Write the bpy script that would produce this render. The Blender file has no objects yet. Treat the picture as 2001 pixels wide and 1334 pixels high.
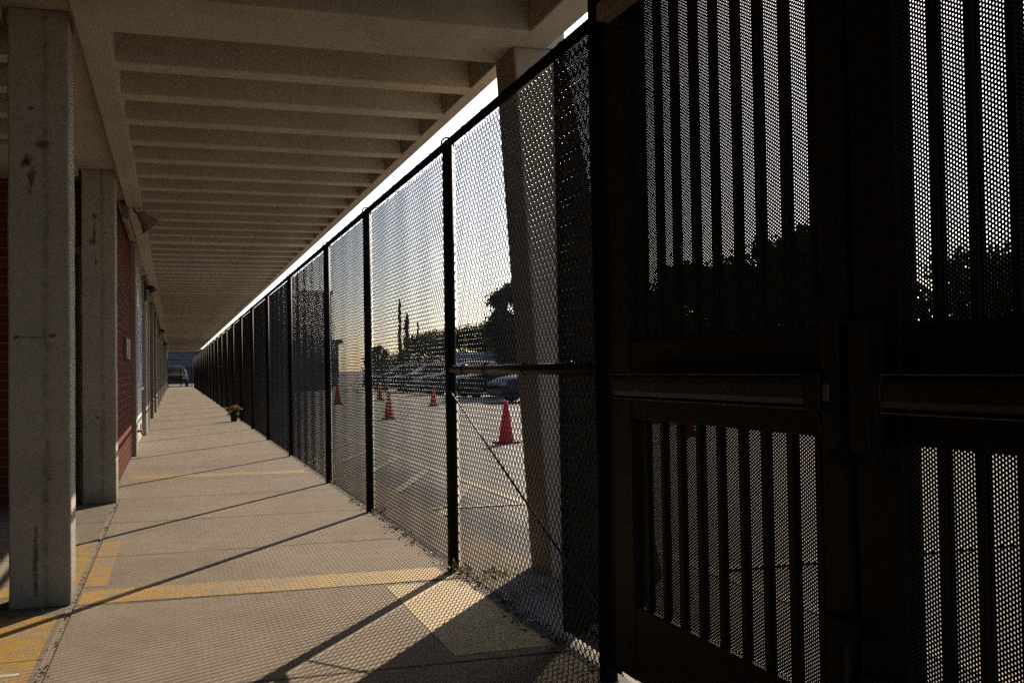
import bpy, math, random
import numpy as np
from mathutils import Matrix, Vector
random.seed(7); np.random.seed(7)
PI = math.pi
SC = bpy.context.scene

# ------------------------------------------------------------------ camera
YAW, PITCH, ROLL, FPX, CAMH = 0.319650, 0.026017, -0.015927, 1997.75, 1.12
cy, sy, cp, sp = math.cos(YAW), math.sin(YAW), math.cos(PITCH), math.sin(PITCH)
fw = Vector((sy*cp, cy*cp, sp)); rt0 = Vector((cy, -sy, 0)); up0 = rt0.cross(fw)
rt = rt0*math.cos(ROLL) + up0*math.sin(ROLL)
up = up0*math.cos(ROLL) - rt0*math.sin(ROLL)
cd = bpy.data.cameras.new("camera"); cam = bpy.data.objects.new("camera", cd)
SC.collection.objects.link(cam)
cam.matrix_world = Matrix(((rt.x, up.x, -fw.x, 0), (rt.y, up.y, -fw.y, 0), (rt.z, up.z, -fw.z, CAMH), (0, 0, 0, 1)))
cd.sensor_width = 36.0; cd.lens = 36.0*FPX/2001.0
cd.clip_start = 0.05; cd.clip_end = 3000
SC.camera = cam

# ------------------------------------------------------------------ sky, sun, exposure
SUN_AZ, SUN_EL = math.radians(34.5), math.radians(29.7)      # azimuth from +Y towards +X
w = bpy.data.worlds.new("World"); SC.world = w; w.use_nodes = True
nt = w.node_tree; bg = nt.nodes["Background"]
sky = nt.nodes.new("ShaderNodeTexSky"); sky.sky_type = 'NISHITA'; sky.sun_disc = False
sky.sun_elevation = SUN_EL; sky.sun_rotation = SUN_AZ
sky.air_density = 0.75; sky.dust_density = 1.1; sky.ozone_density = 1.0
nt.links.new(sky.outputs[0], bg.inputs[0]); bg.inputs[1].default_value = 0.105
sd = bpy.data.lights.new("sun", 'SUN'); sd.energy = 4.9; sd.angle = math.radians(0.36); sd.color = (1.0, 0.85, 0.66)
sun = bpy.data.objects.new("sun", sd); SC.collection.objects.link(sun)
sdir = Vector((math.sin(SUN_AZ)*math.cos(SUN_EL), math.cos(SUN_AZ)*math.cos(SUN_EL), math.sin(SUN_EL)))
sun.rotation_euler = sdir.to_track_quat('Z', 'Y').to_euler()
sun.location = (30, 40, 30)
SC.view_settings.view_transform = 'Standard'; SC.view_settings.look = 'None'
SC.view_settings.exposure = 0.92; SC.view_settings.gamma = 1.0
try: SC.view_settings.use_curve_mapping = False
except Exception: pass
SC.cycles.max_bounces = 10; SC.cycles.diffuse_bounces = 6; SC.cycles.glossy_bounces = 3
SC.cycles.caustics_reflective = False; SC.cycles.caustics_refractive = False
SC.cycles.use_denoising = False; SC.cycles.filter_width = 1.55; SC.cycles.sample_clamp_indirect = 2.5
SC.cycles.use_adaptive_sampling = False; SC.cycles.use_guiding = True; SC.cycles.guiding_training_samples = 128
w.cycles.sampling_method = 'NONE'

# ------------------------------------------------------------------ helpers
def tag(o, label=None, cat=None, group=None, kind=None):
    if label: o['label'] = label
    if cat: o['category'] = cat
    if group: o['group'] = group
    if kind: o['kind'] = kind
    return o
def link(o, parent=None):
    SC.collection.objects.link(o)
    if parent is not None: o.parent = parent
    return o
def empty(name, loc=(0, 0, 0), rz=0):
    o = bpy.data.objects.new(name, None); o.location = loc; o.rotation_euler = (0, 0, rz)
    o.empty_display_size = 0.1
    return link(o)
def mesh_np(name, V, F, mat, smooth=False):
    """V (n,3), F (m,4) quads, numpy -> mesh"""
    me = bpy.data.meshes.new(name)
    V = np.ascontiguousarray(V, dtype=np.float32); F = np.ascontiguousarray(F, dtype=np.int32)
    m, k = F.shape
    me.vertices.add(len(V)); me.vertices.foreach_set("co", V.ravel())
    me.loops.add(m*k); me.loops.foreach_set("vertex_index", F.ravel())
    me.polygons.add(m); me.polygons.foreach_set("loop_start", np.arange(0, m*k, k, dtype=np.int32))
    me.polygons.foreach_set("loop_total", np.full(m, k, dtype=np.int32))
    if smooth: me.polygons.foreach_set("use_smooth", np.ones(m, dtype=bool))
    me.update(calc_edges=True); me.validate()
    if mat: me.materials.append(mat)
    return me
class MB:
    def __init__(s): s.v = []; s.f = []; s.sm = []
    def add(s, v, f, smooth=False):
        o = len(s.v); s.v += [tuple(p) for p in v]; s.f += [tuple(i+o for i in q) for q in f]; s.sm += [smooth]*len(f); return s
    def box(s, x0, x1, y0, y1, z0, z1):
        v = [(x0,y0,z0),(x1,y0,z0),(x1,y1,z0),(x0,y1,z0),(x0,y0,z1),(x1,y0,z1),(x1,y1,z1),(x0,y1,z1)]
        return s.add(v, [(0,3,2,1),(4,5,6,7),(0,1,5,4),(1,2,6,5),(2,3,7,6),(3,0,4,7)])
    def hexa(s, b, t):       # b, t: four points each (ccw)
        return s.add(list(b)+list(t), [(0,3,2,1),(4,5,6,7),(0,1,5,4),(1,2,6,5),(2,3,7,6),(3,0,4,7)])
    def sheet(s, pts): return s.add(pts, [tuple(range(len(pts)))])
    def tube(s, pts, r, n=10, caps=True):
        pts = [Vector(p) for p in pts]; N = len(pts); vs = []; fs = []
        R = r if isinstance(r, (list, tuple)) else [r]*N
        a = None
        for i, p in enumerate(pts):
            t = (pts[min(i+1, N-1)] - pts[max(i-1, 0)]).normalized()
            if a is None:
                a = Vector((1, 0, 0)) if abs(t.x) < .8 else Vector((0, 1, 0))
            a = (a - t*a.dot(t)).normalized(); b = t.cross(a)
            for k in range(n):
                th = 2*PI*k/n; vs.append(p + (a*math.cos(th) + b*math.sin(th))*R[i])
        for i in range(N-1):
            for k in range(n):
                fs.append((i*n+k, i*n+(k+1) % n, (i+1)*n+(k+1) % n, (i+1)*n+k))
        s.add(vs, fs, True)
        if caps:
            o = len(s.v)-N*n
            s.f.append(tuple(o+k for k in reversed(range(n)))); s.sm.append(False)
            s.f.append(tuple(o+(N-1)*n+k for k in range(n))); s.sm.append(False)
        return s
    def torus(s, c, R, r, axis='y', n=20, m=8):
        vs = []; fs = []
        for i in range(n):
            A = 2*PI*i/n
            for j in range(m):
                B = 2*PI*j/m; q = R + r*math.cos(B)
                u, v, h = q*math.cos(A), q*math.sin(A), r*math.sin(B)
                d = {'y': (u, h, v), 'x': (h, u, v), 'z': (u, v, h)}[axis]
                vs.append((c[0]+d[0], c[1]+d[1], c[2]+d[2]))
        for i in range(n):
            for j in range(m):
                fs.append((i*m+j, ((i+1) % n)*m+j, ((i+1) % n)*m+(j+1) % m, i*m+(j+1) % m))
        return s.add(vs, fs, True)
    def lathe(s, prof, c=(0, 0, 0), n=20):
        vs = []; fs = []; N = len(prof)
        for (r, z) in prof:
            for k in range(n):
                th = 2*PI*k/n; vs.append((c[0]+r*math.cos(th), c[1]+r*math.sin(th), c[2]+z))
        for i in range(N-1):
            for k in range(n):
                fs.append((i*n+k, i*n+(k+1) % n, (i+1)*n+(k+1) % n, (i+1)*n+k))
        s.add(vs, fs, True); o = len(s.v)-N*n
        s.f.append(tuple(o+k for k in reversed(range(n)))); s.sm.append(False)
        s.f.append(tuple(o+(N-1)*n+k for k in range(n))); s.sm.append(False)
        return s
    def mesh(s, name, mat):
        me = bpy.data.meshes.new(name); me.from_pydata(s.v, [], s.f); me.update()
        me.polygons.foreach_set("use_smooth", s.sm)
        if mat: me.materials.append(mat)
        return me
    def build(s, name, mat, parent=None, bevel=0, loc=None):
        o = bpy.data.objects.new(name, s.mesh(name, mat)); link(o, parent)
        if loc: o.location = loc
        if bevel:
            b = o.modifiers.new("bevel", 'BEVEL'); b.width = bevel; b.segments = 2; b.limit_method = 'ANGLE'
        return o
def part(name, me, parent, loc=None):
    o = bpy.data.objects.new(name, me); link(o, parent)
    if loc: o.location = loc
    return o

# ------------------------------------------------------------------ materials
class NT:
    def __init__(s, name, rough=.6, metal=0, spec=None):
        s.m = bpy.data.materials.new(name); s.m.use_nodes = True; s.t = s.m.node_tree
        s.b = s.t.nodes["Principled BSDF"]; s.b.inputs["Roughness"].default_value = rough; s.b.inputs["Metallic"].default_value = metal
        if spec is not None: s.b.inputs["Specular IOR Level"].default_value = spec
        s.co = None
    def n(s, typ, **kw):
        x = s.t.nodes.new(typ)
        for k, v in kw.items(): setattr(x, k, v)
        return x
    def l(s, a, b): s.t.links.new(a, b)
    def coord(s, out='Object', scale=(1, 1, 1)):
        if s.co is None: s.co = s.n("ShaderNodeTexCoord")
        mp = s.n("ShaderNodeMapping"); mp.inputs["Scale"].default_value = scale
        s.l(s.co.outputs[out], mp.inputs[0]); return mp.outputs[0]
    def noise(s, scale, detail=4, rough=.6, out='Object', sc=(1, 1, 1)):
        x = s.n("ShaderNodeTexNoise"); x.inputs["Scale"].default_value = scale; x.inputs["Detail"].default_value = detail
        x.inputs["Roughness"].default_value = rough; s.l(s.coord(out, sc), x.inputs["Vector"]); return x.outputs["Fac"]
    def ramp(s, fac, stops):
        r = s.n("ShaderNodeValToRGB"); e = r.color_ramp.elements
        while len(e) < len(stops): e.new(.5)
        for q, (p, c) in zip(e, stops):
            q.position = p; q.color = (c, c, c, 1) if isinstance(c, (int, float)) else (*c, 1)
        s.l(fac, r.inputs[0]); return r.outputs[0]
    def mix(s, fac, a, b, mode='MIX'):
        x = s.n("ShaderNodeMix", data_type='RGBA', blend_type=mode)
        for i, v in ((0, fac), (6, a), (7, b)):
            if isinstance(v, (int, float)): x.inputs[i].default_value = v
            elif isinstance(v, tuple): x.inputs[i].default_value = (*v, 1)
            else: s.l(v, x.inputs[i])
        return x.outputs[2]
    def math(s, op, a, b=0.0):
        x = s.n("ShaderNodeMath", operation=op)
        for i, v in ((0, a), (1, b)):
            if isinstance(v, (int, float)): x.inputs[i].default_value = v
            else: s.l(v, x.inputs[i])
        return x.outputs[0]
    def sep(s, v):
        x = s.n("ShaderNodeSeparateXYZ"); s.l(v, x.inputs[0]); return x.outputs
    def bump(s, h, st=.3, d=.01):
        b = s.n("ShaderNodeBump"); b.inputs["Strength"].default_value = st; b.inputs["Distance"].default_value = d
        s.l(h, b.inputs["Height"]); s.l(b.outputs[0], s.b.inputs["Normal"])
    def col(s, c):
        if isinstance(c, tuple): s.b.inputs["Base Color"].default_value = (*c, 1)
        else: s.l(c, s.b.inputs["Base Color"])
        return s
def simple(name, c, rough=.6, metal=0, var=.25, scale=6, bump=0, spec=None):
    t = NT(name, rough, metal, spec)
    lo = tuple(x*(1-var) for x in c); hi = tuple(min(1, x*(1+var)) for x in c)
    f = t.noise(scale); t.col(t.ramp(f, [(.3, lo), (.7, hi)]))
    if bump: t.bump(t.noise(scale*9), bump, .006)
    return t.m
def paint_concrete(name, c, streak=False, blots=()):
    t = NT(name, .85, 0, .15)
    f = t.noise(2.2, 6); g = t.noise(30, 5)
    a = t.ramp(f, [(.28, tuple(x*.78 for x in c)), (.5, c), (.75, tuple(x*1.08 for x in c))])
    a = t.mix(t.ramp(g, [(.35, .22), (.6, 0.0)]), a, tuple(x*.55 for x in c))
    st_ = t.noise(1.1, 7, .7, sc=(1, .35, 1)); a = t.mix(t.ramp(st_, [(.52, 0.0), (.68, .20)]), a, tuple(x*.55 for x in c))
    hair = t.noise(3.3, 9, .8); a = t.mix(t.ramp(t.math('ABSOLUTE', t.math('SUBTRACT', hair, .5)), [(0.0, .2), (.004, 0.0)]), a, tuple(x*.35 for x in c))
    oi = t.n("ShaderNodeObjectInfo"); a = t.mix(t.math('MULTIPLY', oi.outputs['Random'], .22), a, tuple(x*.6 for x in c))
    if streak:
        o = t.sep(t.coord())
        n1 = t.noise(9, 3, sc=(1, 1, .35)); n2 = t.noise(26, 4); n3 = t.noise(38, 5, .7)
        # a dark run-off line down the face, wobbling
        wob = t.math('MULTIPLY', t.math('SUBTRACT', n1, .5), .035)
        d = t.math('ABSOLUTE', t.math('SUBTRACT', t.math('ADD', o[0], wob), streak))
        line = t.ramp(d, [(0, 1.0), (.010, .55), (.028, 0.0)])
        line = t.mix(1.0, line, t.ramp(n2, [(.36, 0.1), (.62, 1.0)]), 'MULTIPLY')
        a = t.mix(t.math('MULTIPLY', line, .55), a, (.045, .042, .035))
        for (bx, bz, rx, rz) in blots:
            dx = t.math('DIVIDE', t.math('SUBTRACT', o[0], bx), rx); dz = t.math('DIVIDE', t.math('SUBTRACT', o[2], bz), rz)
            dd = t.math('SQRT', t.math('ADD', t.math('MULTIPLY', dx, dx), t.math('MULTIPLY', dz, dz)))
            dd = t.math('ADD', dd, t.math('MULTIPLY', t.math('SUBTRACT', n3, .5), 3.2))
            a = t.mix(t.ramp(dd, [(.45, .72), (1.0, 0.0)]), a, (.022, .020, .017))
        # grime at the foot
        foot = t.ramp(t.math('ADD', o[2], t.math('MULTIPLY', n2, .12)), [(.0, 1.0), (.13, .45), (.22, 0.0)])
        a = t.mix(t.math('MULTIPLY', foot, .7), a, (.08, .072, .055))
    t.col(a); t.bump(t.noise(45, 6), .25, .008)
    return t.m
M = {}
CREAM = (.36, .31, .24)
M['cream'] = paint_concrete("cream_paint_concrete", CREAM)
M['soffit'] = paint_concrete("soffit_paint_concrete", (.53, .48, .395))
M['col1'] = paint_concrete("column_paint_scarred", (.43, .385, .315), .03, [(-.055, 2.16, .030, .035), (.02, 2.25, .045, .022), (-.03, 2.42, .018, .010), (-.03, 2.08, .022, .09), (-.10, 1.305, .022, .011), (0.0, 1.305, .09, .005), (.06, 1.312, .026, .012), (-.02, .22, .014, .20)])
M['col2'] = paint_concrete("column_paint_streaked", (.43, .385, .315), .03, [(-.03, 2.50, .035, .025), (-.03, 2.36, .012, .10), (-.05, 2.28, .04, .03), (-.02, 2.10, .012, .07), (.06, 2.36, .018, .012)])
M['raw'] = paint_concrete("raw_pier_concrete", (.42, .345, .255))
def floor_mat(name, c):
    t = NT(name, .9, 0, .2)
    f = t.noise(.9, 6); f2 = t.noise(7, 6); f3 = t.noise(90, 4)
    a = t.ramp(f, [(.3, tuple(x*.8 for x in c)), (.55, c), (.75, tuple(x*1.1 for x in c))])
    a = t.mix(t.ramp(f2, [(.35, .5), (.56, 0.0)]), a, tuple(x*.66 for x in c))
    cr = t.noise(1.7, 9, .72); a = t.mix(t.ramp(t.math('ABSOLUTE', t.math('SUBTRACT', cr, .47)), [(0.0, .4), (.004, 0.0)]), a, tuple(x*.4 for x in c))
    a = t.mix(t.ramp(t.noise(.6, 5, .65), [(.5, 0.0), (.64, .32)]), a, tuple(x*.58 for x in c))
    a = t.mix(t.ramp(f3, [(.3, .25), (.5, 0.0)]), a, tuple(x*.6 for x in c))
    v = t.n("ShaderNodeTexVoronoi"); v.inputs["Scale"].default_value = 2.1; t.l(t.coord(), v.inputs["Vector"])
    spot = t.ramp(v.outputs["Distance"], [(0.0, 1.0), (.045, .85), (.065, 0.0)])
    a = t.mix(t.math('MULTIPLY', spot, .55), a, (.07, .06, .05))
    wv = t.noise(3.0, 3, sc=(1, 9, 1))      # trowel drag across the slab
    a = t.mix(t.ramp(wv, [(.4, 0.0), (.7, .16)]), a, tuple(x*.72 for x in c))
    t.col(a); t.bump(t.noise(140, 4), .3, .004); return t.m
M['floor'] = floor_mat("walkway_concrete", (.268, .216, .160))
M['floor2'] = floor_mat("porch_concrete", (.22, .178, .13))
def yellow_mat():
    t = NT("worn_yellow_paint", .65)
    f = t.noise(9, 8, .8); g = t.noise(2.2, 3)
    mk = t.ramp(t.math('ADD', f, t.math('MULTIPLY', t.math('SUBTRACT', g, .5), .5)), [(.41, 0.0), (.52, 1.0)])
    y = t.ramp(t.noise(14, 5), [(.3, (.31, .175, .022)), (.7, (.42, .245, .036))])
    t.col(t.mix(mk, (.235, .185, .135), y)); t.bump(t.noise(140, 4), .25, .004); return t.m
M['yellow'] = yellow_mat()
def faded_mat():
    t = NT("faded_yellow_paint", .7); f = t.noise(11, 8, .8)
    t.col(t.ramp(f, [(.32, (.28, .215, .135)), (.5, (.37, .265, .11)), (.7, (.44, .30, .10))])); return t.m
M['faded'] = faded_mat()
def line_mat():
    t = NT("faded_lot_paint", .8); f = t.noise(6, 8, .8)
    t.col(t.ramp(f, [(.38, (.24, .225, .195)), (.55, (.34, .275, .15)), (.7, (.40, .31, .15))])); return t.m
M['lotline'] = line_mat()
def asphalt_mat():
    t = NT("weathered_asphalt", .85)
    f = t.noise(.25, 6); g = t.noise(60, 4)
    a = t.ramp(f, [(.3, (.18, .168, .15)), (.7, (.26, .242, .215))])
    a = t.mix(t.ramp(g, [(.3, .4), (.6, 0.0)]), a, (.07, .066, .06))
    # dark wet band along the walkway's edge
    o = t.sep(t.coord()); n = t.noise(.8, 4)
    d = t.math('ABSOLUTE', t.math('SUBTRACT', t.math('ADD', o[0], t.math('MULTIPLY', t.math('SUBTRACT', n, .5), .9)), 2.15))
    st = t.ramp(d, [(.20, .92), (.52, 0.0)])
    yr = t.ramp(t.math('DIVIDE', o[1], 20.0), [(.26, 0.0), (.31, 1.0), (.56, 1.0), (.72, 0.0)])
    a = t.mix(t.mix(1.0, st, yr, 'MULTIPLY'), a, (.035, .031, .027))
    t.col(a); t.bump(g, .4, .006); return t.m
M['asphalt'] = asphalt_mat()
def brick_mat(name, axes):
    t = NT(name, .95, 0, .05)
    o = t.sep(t.coord()); cx = t.n("ShaderNodeCombineXYZ")
    t.l(o[axes], cx.inputs[0]); t.l(o[2], cx.inputs[1])
    b = t.n("ShaderNodeTexBrick"); t.l(cx.outputs[0], b.inputs["Vector"])
    b.inputs["Scale"].default_value = 1.0; b.inputs["Brick Width"].default_value = .27; b.inputs["Row Height"].default_value = .083
    b.inputs["Mortar Size"].default_value = .006; b.inputs["Mortar Smooth"].default_value = .15; b.inputs["Bias"].default_value = -.2
    b.inputs["Color1"].default_value = (.115, .028, .018, 1); b.inputs["Color2"].default_value = (.165, .042, .027, 1)
    b.inputs["Mortar"].default_value = (.22, .15, .115, 1)
    a = t.mix(t.ramp(t.noise(40, 5), [(.35, .35), (.6, 0.0)]), b.outputs["Color"], (.07, .03, .025))
    t.col(a); t.bump(t.math('SUBTRACT', 1.0, b.outputs["Fac"]), .6, .01); return t.m
M['brick_y'] = brick_mat("brick_long_wall", 1)
M['brick_x'] = brick_mat("brick_end_wall", 0)
M['black'] = simple("black_vinyl_steel", (.007, .007, .007), .6, 0, .3, 20, .1, spec=.10)
M['wire'] = simple("black_vinyl_wire", (.009, .0085, .008), .3, 0, .2, 30, spec=.5)
M['gate'] = simple("black_powder_coat", (.014, .011, .0085), .6, 0, .3, 15, .15, spec=.2)
M['bronze'] = simple("dark_bronze_bar", (.020, .016, .012), .42, .4, .3, 8)
M['steel'] = simple("worn_steel", (.22, .21, .19), .4, .8, .3, 25)
M['brace'] = simple("galvanised_rod", (.10, .095, .085), .45, .6, .3, 25)
M['door'] = simple("dark_brown_door", (.055, .040, .026), .5, 0, .25, 4)
M['trim'] = simple("beige_trim_paint", (.30, .26, .20), .6, 0, .15, 5)
M['white'] = simple("white_wall_paint", (.62, .62, .58), .6, 0, .12, 4)
M['blue'] = simple("mural_blue_paint", (.16, .17, .33), .6, 0, .5, 9)
M['orange'] = simple("mural_orange_paint", (.55, .20, .06), .6, 0, .3, 9)
M['greyb'] = simple("mural_grey_paint", (.42, .45, .52), .6, 0, .3, 5)
M['grey'] = simple("grey_fixture_metal", (.20, .20, .19), .5, .2, .2, 12)
M['lampsh'] = simple("beige_lamp_shade", (.30, .235, .175), .5, 0, .15, 8)
M['soot'] = simple("matt_black_paint", (.006, .006, .007), .8, 0, .2, 4, spec=.1)
M['plaque'] = simple("tan_plaque", (.17, .135, .085), .6, 0, .2, 6)
M['dark'] = simple("dark_fixture", (.025, .018, .015), .5, 0, .2, 12)
M['cone_base'] = simple("cone_base_rubber", (.20, .018, .014), .7, 0, .3, 10)
M['pot'] = simple("dark_clay_pot", (.035, .022, .02), .6, 0, .3, 20)
M['joint'] = simple("joint_dirt", (.035, .028, .02), .9, 0, .4, 30)
M['gravel'] = simple("joint_gravel", (.20, .165, .12), .9, 0, .5, 60)
M['roof'] = simple("roof_gravel", (.20, .20, .20), .9, 0, .3, 3)
M['rubber'] = simple("tyre_rubber", (.015, .015, .016), .8, 0, .3, 20)
M['rim'] = simple("wheel_alloy", (.10, .10, .105), .4, .8, .1, 10)
M['glass'] = simple("car_glass", (.02, .024, .03), .04, 0, .1, 3, spec=.8)
M['redlens'] = simple("tail_lens", (.35, .02, .02), .2, 0, .1, 5)
M['lens'] = simple("head_lens", (.6, .6, .62), .1, 0, .1, 5)
def car_paint(name, c):
    t = NT(name, .5, 0, .25); t.col(c); t.b.inputs["Coat Weight"].default_value = .15; t.b.inputs["Coat Roughness"].default_value = .06
    f = t.noise(3); t.l(t.ramp(f, [(.3, .42), (.7, .55)]), t.b.inputs["Roughness"]); return t.m
M['car_black'] = car_paint("car_paint_black", (.012, .013, .017))
M['car_blue'] = car_paint("car_paint_blue", (.018, .026, .055))
M['car_grey'] = car_paint("car_paint_grey", (.04, .043, .05))
M['car_navy'] = car_paint("car_paint_navy", (.018, .022, .04))
def leaf_mat(name, c1, c2, trans=.35):
    t = NT(name, .55)
    a = t.ramp(t.noise(1.7, 3), [(.3, c1), (.7, c2)]); t.col(a)
    tr = t.n("ShaderNodeBsdfTranslucent"); t.l(t.mix(1.0, a, (1.0, .95, .45), 'MULTIPLY'), tr.inputs[0])
    mx = t.n("ShaderNodeMixShader"); mx.inputs[0].default_value = trans
    out = t.t.nodes["Material Output"]
    t.l(t.b.outputs[0], mx.inputs[1]); t.l(tr.outputs[0], mx.inputs[2]); t.l(mx.outputs[0], out.inputs[0]); return t.m
M['leaf_dark'] = leaf_mat("dark_foliage", (.018, .032, .010), (.040, .065, .020), .25)
M['leaf_mid'] = leaf_mat("mid_foliage", (.030, .055, .014), (.065, .095, .025))
M['leaf_pot'] = leaf_mat("pot_foliage", (.10, .11, .03), (.20, .18, .06))
M['leaf_red'] = leaf_mat("russet_foliage", (.20, .045, .02), (.32, .09, .035))
M['weed'] = leaf_mat("weed_leaves", (.10, .11, .025), (.26, .20, .05))
M['petal'] = leaf_mat("coral_petals", (.42, .13, .08), (.60, .30, .20))
M['bark'] = simple("tree_bark", (.06, .045, .032), .9, 0, .4, 12, .4)
M['wallgrey'] = simple("grey_render_wall", (.28, .28, .30), .85, 0, .15, 2)
M['bluewall_sky'] = simple("blue_grey_wall_and_sky", (.06, .066, .078), .8, 0, .15, 1)  # far wall colour, also imitates the dim grey sky above it
M['cone'] = leaf_mat("traffic_cone_plastic", (.60, .035, .02), (.75, .055, .03), .3)
M['debris'] = leaf_mat("dry_leaf_litter", (.04, .025, .014), (.13, .08, .035), .2)
M['sticker'] = simple("white_sticker", (.6, .6, .6), .5, 0, .1, 20)

# ------------------------------------------------------------------ fixed dimensions
XF = 1.47            # fence line
ZS = 2.85            # soffit
Y0, Y1 = -6.0, 85.0

# ------------------------------------------------------------------ setting: ground
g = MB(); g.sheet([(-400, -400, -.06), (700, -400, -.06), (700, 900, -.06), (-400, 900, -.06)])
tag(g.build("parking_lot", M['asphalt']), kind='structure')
m = MB(); LP = [(-.468, Y0), (1.95, Y0), (1.95, Y1), (-.79, Y1), (-.79, 9.865), (-.468, 9.865)]
m.add([(x, y, 0) for x, y in LP] + [(x, y, -.3) for x, y in LP], [tuple(range(6)), tuple(reversed(range(6, 12)))] + [(k, k+6, (k+1) % 6+6, (k+1) % 6) for k in range(6)]); tag(m.build("walkway", M['floor'], bevel=.006), kind='structure')
m = MB(); m.box(-6, -.492, Y0, 9.866, -.3, .0); tag(m.build("porch_floor", M['floor2'], bevel=.006), kind='structure')
# expansion joint between the slabs, filled with grit
m = MB(); m.box(-.493, -.467, Y0, 9.863, -.3, -.006); tag(m.build("joint_filler", M['gravel']), kind='structure')
m = MB()
jy = [-5.0, -3.5, -2.0, -.5, 1.0, 2.43, 3.87, 5.40, 6.78, 8.29, 9.84, 11.3]
while jy[-1] < 83: jy.append(jy[-1]+1.48)
for k, y in enumerate(jy):
    n = 10; xs = [-.464 + (1.949+.464)*i/n for i in range(n+1)]
    sk = -.09 if k < 8 else -.05
    for i in range(n):
        a, b = xs[i], xs[i+1]; wd = random.uniform(.0035, .0065)
        ya, yb = y + .0 + sk*(a+.46)/2.4, y + sk*(b+.46)/2.4
        m.sheet([(a, ya-wd, .0028), (b, yb-wd, .0028), (b, yb+wd, .0028), (a, ya+wd, .0028)])
for y in (2.6, 4.45, 6.9, 8.4):
    m.sheet([(-3.1, y-.005, .002), (-.497, y-.005, .002), (-.497, y+.005, .002), (-3.1, y+.005, .002)])
tag(m.build("floor_joints", M['joint']), kind='structure')
m = MB(); z = .004
def strip(m, x0, x1, y0, y1, z=.0018, sk=0):
    m.sheet([(x0, y0, z), (x1, y0+sk, z), (x1, y1+sk, z), (x0, y1, z)])
strip(m, -.455, 1.40, 5.43, 5.76, sk=-.10)                   # cross stripe
strip(m, -.462, -.345, 5.86, 7.38)                           # along the joint
f_ = MB(); strip(f_, 1.035, 1.44, 3.90, 5.28, z=.0015); tag(f_.build("faded_floor_stripe", M['faded']), kind='structure')                            # beside the fence
strip(m, -.455, 1.42, 11.62, 11.95, sk=-.12)                 # far cross stripe
strip(m, -1.05, -.52, 2.2, 5.25); strip(m, -.64, -.498, 5.72, 7.40); strip(m, -1.6, -.78, 5.74, 6.0)
q = MB(); q.sheet([(-.70, 4.24, .0026), (-.56, 4.25, .0026), (-.56, 4.275, .0026), (-.70, 4.27, .0026)]); tag(q.build("white_paint_mark", M['white']), kind='structure')
tag(m.build("yellow_floor_stripes", M['yellow']), kind='structure')
m = MB(); zz = -.056
def line(p, q, wd):
    p = Vector(p); q = Vector(q); d = (q-p).normalized(); n = Vector((-d.y, d.x))*wd/2
    m.sheet([(p.x-n.x, p.y-n.y, zz), (q.x-n.x, q.y-n.y, zz), (q.x+n.x, q.y+n.y, zz), (p.x+n.x, p.y+n.y, zz)])
line((2.92, 1.0), (2.88, 40), .11)
zz = -.052
line((2.02, 8.45), (2.86, 8.42), .10)
for k in range(9):
    line((2.03, 9.0+1.75*k-1.0), (2.82, 10.0+1.75*k), .10)
zz = -.048
line((2.98, 5.25), (9.5, 5.25), .12); line((2.98, 2.4), (9.5, 2.4), .12)
for k in range(6): line((5.5, 19+5*k), (9.8, 19+5*k), .12)
tag(m.build("parking_lines", M['lotline']), kind='structure')
R_ = random.uniform
# grit and litter in the joint and under the fence
def leafcloud(C, S, n, size, flat=0.0, rs=None):
    """n quads round centres C (k,3) with spreads S (k,)"""
    idx = np.random.randint(0, len(C), n)
    P = C[idx] + np.random.normal(0, 1, (n, 3))*S[idx]
    a = np.random.normal(0, 1, (n, 3)); a[:, 2] *= (1-flat); a /= np.linalg.norm(a, axis=1)[:, None]
    b = np.random.normal(0, 1, (n, 3)); b[:, 2] *= (1-flat); b -= a*(a*b).sum(1)[:, None]; b /= np.linalg.norm(b, axis=1)[:, None]
    s = size*np.random.uniform(.55, 1.3, n)[:, None]
    a = a*s; b = b*s*.55
    V = np.stack([P-a, P-b*.9, P+a, P+b*.9], 1).reshape(-1, 3)
    F = np.arange(4*n).reshape(-1, 4); return V, F
C = np.array([(-.48, random.uniform(2.5, 9.8), -.005) for _ in range(160)]); S = np.tile([.010, .03, .006], (160, 1))
V, F = leafcloud(C, S, 420, .008)
tag(part("joint_grit", mesh_np("joint_grit", V, F, M['debris']), None), kind='stuff')
m = MB(); yy = 3.3
while yy < 40:
    a_, b_ = R_(.012, .04), R_(.02, .06); L_ = R_(.08, .25)
    m.sheet([(1.485-a_, yy, .0013), (1.50+b_, yy+.02, .0013), (1.50+R_(.02, .05), yy+L_, .0013), (1.485-R_(.01, .035), yy+L_-.02, .0013)]); yy += L_*R_(.9, 1.15)
tag(m.build("fence_line_dirt", M['joint']), kind='stuff')
C = np.array([(1.47+random.gauss(0, .02), random.choice((random.uniform(3.4, 9), random.uniform(3.4, 26))), .006) for _ in range(240)]); S = np.tile([.025, .04, .005], (240, 1))
V, F = leafcloud(C, S, 1100, .012, .85)
tag(part("leaf_litter", mesh_np("leaf_litter", V, F, M['debris']), None), kind='stuff')
C = np.array([(1.50, 5.36, .03), (1.47, 5.44, .03), (1.56, 5.22, .025), (1.72, 5.05, .02), (1.75, 4.85, .02), (1.66, 5.3, .02), (1.6, 4.75, .02), (1.52, 8.0, .02), (1.5, 10.2, .02)])
S = np.tile([.035, .04, .016], (len(C), 1)); V, F = leafcloud(C, S, 260, .014)
tag(part("weeds", mesh_np("weeds", V, F, M['weed']), None), kind='stuff')

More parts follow.
